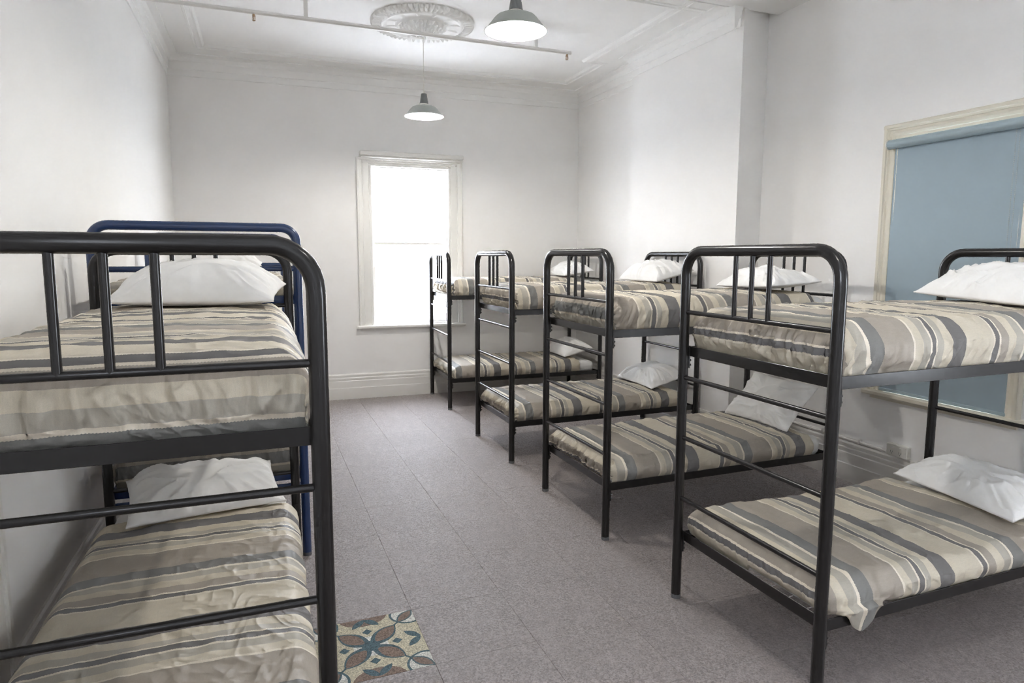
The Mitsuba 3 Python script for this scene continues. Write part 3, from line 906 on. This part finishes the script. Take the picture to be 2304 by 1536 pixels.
def dress(style, L, M, z, who, level, phase, seed, head, pillow=None, sag=0.0, H=MAT_H, W=None, hang=(0, 0), gather=.012, tilt=0.0, flip=False, r=.055, shift=0.0):
    """Mattress, quilt and pillow on the rails at height z."""
    base = z - .040
    where = f'{level} bunk of {who}'
    W = W or MAT_W
    x0, x1 = .082, L - .045
    c = style.W / 2 + shift
    mt = bed_block(x1 - x0, W, H, min(r + .008, H * .46))
    if sag:
        vv = mt.vertices.copy()
        mt = mt.subdivide().subdivide()
    mt.apply_translation(((x0 + x1) / 2, c, base))
    if sag:
        vv = np.array(mt.vertices)
        vv[:, 2] -= sag * np.exp(-((vv[:, 0] - x0 - (x1 - x0) * .5) / ((x1 - x0) * .28)) ** 2) * (vv[:, 2] - base) / H
        mt.vertices = vv
    k = obj('mattress', mt.apply_transform(M), 'm_sheet', smooth=40)
    tag(k, f'white sheeted mattress on the {where}', 'mattress', 'mattresses on the bunks')
    q, uv = quilt_mesh(x1 - x0 + .020, W + .056, H + .022, head, phase, seed, sag, gather, hang, tilt, flip, r)
    q.apply_translation((x0 - .020, c, base))
    qv = np.array(q.vertices[:len(q.vertices) // 2])
    k = obj('striped_quilt', q.apply_transform(M), 'm_quilt', smooth=True, uv=uv)
    tag(k, f'taupe and cream striped quilt on the {where}', 'quilt', 'striped quilts on the bunks')
    if pillow:
        px, py, pz, ax, ay, az, lx, ly, h, cr = pillow
        pm = pillow_mesh(lx, ly, h, seed + 11, cr)
        rot(pm, ax, ay, az)
        pm.apply_translation((px, c + py, 0))
        # lay it down: lower it until it just touches the quilt or the mattress
        pvv = np.array(pm.vertices)
        near, idx = cKDTree(qv[:, :2]).query(pvv[:, :2])
        ground = np.where((near < .03) & (np.abs(pvv[:, 1] - c) < W / 2), np.maximum(qv[idx, 2], base + H), base + H)
        ground = np.where((pvv[:, 0] < x1) & (np.abs(pvv[:, 1] - c) < W / 2), ground, -9)
        pm.apply_translation((0, 0, np.max(ground - pvv[:, 2]) + .0005 + pz))
        k = obj('pillow', pm.apply_transform(M), 'm_sheet', smooth=True)
        tag(k, f'white pillow at the head of the {where}', 'pillow', 'white pillows on the bunks')


R1n = 'the nearest right-hand black bed'
R2n = 'the second right-hand black bed'
R3n = 'the third right-hand black bed'
R4n = 'the farthest right-hand black bed'
L1n = 'the black left-hand bed'
L2n = 'the blue left-hand bed'

# right-hand row: foot at the aisle, head towards the right wall; local y runs towards the back wall
ROW = [(2.079, 1.863, .000, 1.93, R1n, 'black tubular bunk bed nearest the camera in the right-hand row, before the blue blind'),
       (2.084, 3.612, -.003, 1.96, R2n, 'black tubular bunk bed second from the camera in the right-hand row'),
       (2.096, 5.333, -.003, 1.985, R3n, 'black tubular bunk bed third from the camera, before the chimney breast'),
       (2.155, 7.530, -.031, 2.02, R4n, 'black tubular bunk bed farthest away, in the corner beside the bright window')]
frames = {}
for ox, oy, a, L, who, label in ROW:
    M = frame_of(ox, oy, a)
    frames[who] = (M, L)
    bunk(BLACK, L, M, label)
ML1 = frame_of(.151, 1.800, math.pi / 2 - .014)
frames[L1n] = (ML1, 2.2)
bunk(BLACK, 2.2, ML1, 'black tubular bunk bed nearest the camera, along the left wall')
ML2 = frame_of(.242, 4.095, math.pi / 2 - .002)
frames[L2n] = (ML2, 2.0)
bunk(BLUE, 2.0, ML2, 'dark blue tubular bunk bed along the left wall, behind the black one')

PH = .965 - .60           # phase so that the wide dark stripe falls where it does
#             px from foot, py, pz, tilt x, y, z, lx, ly, h, crumple
M, L = frames[R1n]
dress(BLACK, L, M, BLACK.up, R1n, 'upper', .365, 11, 1.70, (L - .24, -.03, 0, 2, -8, -10, .44, .74, .18, 1.5), H=.220, r=.085, gather=.030)
dress(BLACK, L, M, BLACK.low, R1n, 'lower', .329, 12, 1.48, (L - .27, -.02, 0, 0, -8, -9, .44, .76, .15, 1.7), sag=.03, hang=(.06, 0), tilt=-.06)
M, L = frames[R2n]
dress(BLACK, L, M, BLACK.up, R2n, 'upper', .58, 21, 1.66, (L - .32, -.05, 0, -2, -4, -8, .42, .74, .15, 1.6), H=.213, r=.08, gather=.040)
dress(BLACK, L, M, BLACK.low, R2n, 'lower', .385, 22, 1.72, (L - .16, .0, 0, 0, -46, 2, .46, .68, .11, 1.4), gather=.050)
M, L = frames[R3n]
dress(BLACK, L, M, BLACK.up, R3n, 'upper', .37, 31, 1.78, (L - .22, -.04, 0, 0, -14, 0, .44, .72, .18, 1.8), H=.213, r=.08, gather=.040)
dress(BLACK, L, M, BLACK.low, R3n, 'lower', .405, 32, 1.74, (L - .20, .0, 0, 0, -15, -2, .44, .72, .16, 1.7), gather=.050)
M, L = frames[R4n]
dress(BLACK, L, M, BLACK.up, R4n, 'upper', .30, 41, 1.74, (L - .26, -.06, 0, 0, -8, 0, .42, .68, .17, 1.2), H=.203, r=.08, gather=.040)
dress(BLACK, L, M, BLACK.low, R4n, 'lower', .46, 42, 1.68, (L - .24, -.03, 0, 0, -14, 0, .42, .68, .19, 1.0), gather=.045)
M, L = frames[L1n]
dress(BLACK, L, M, BLACK.up, L1n, 'upper', .335, 51, 1.92, (L - .38, -.07, 0, 0, -8, -9, .46, .74, .20, 1.3), H=.220, r=.085, gather=.016, flip=True, shift=.004)
dress(BLACK, L, M, BLACK.low, L1n, 'lower', .365, 52, 1.80, (L - .24, -.02, 0, 0, -12, 9, .46, .74, .17, 1.8), shift=.004)
M, L = frames[L2n]
dress(BLUE, L, M, BLUE.up, L2n, 'upper', .42, 61, 1.74, (L - .30, .0, 0, 0, -6, 0, .42, .70, .16, 1.1), H=.105, W=.92)
dress(BLUE, L, M, BLUE.low, L2n, 'lower', .60, 62, 1.74, None, H=.22, W=.92)
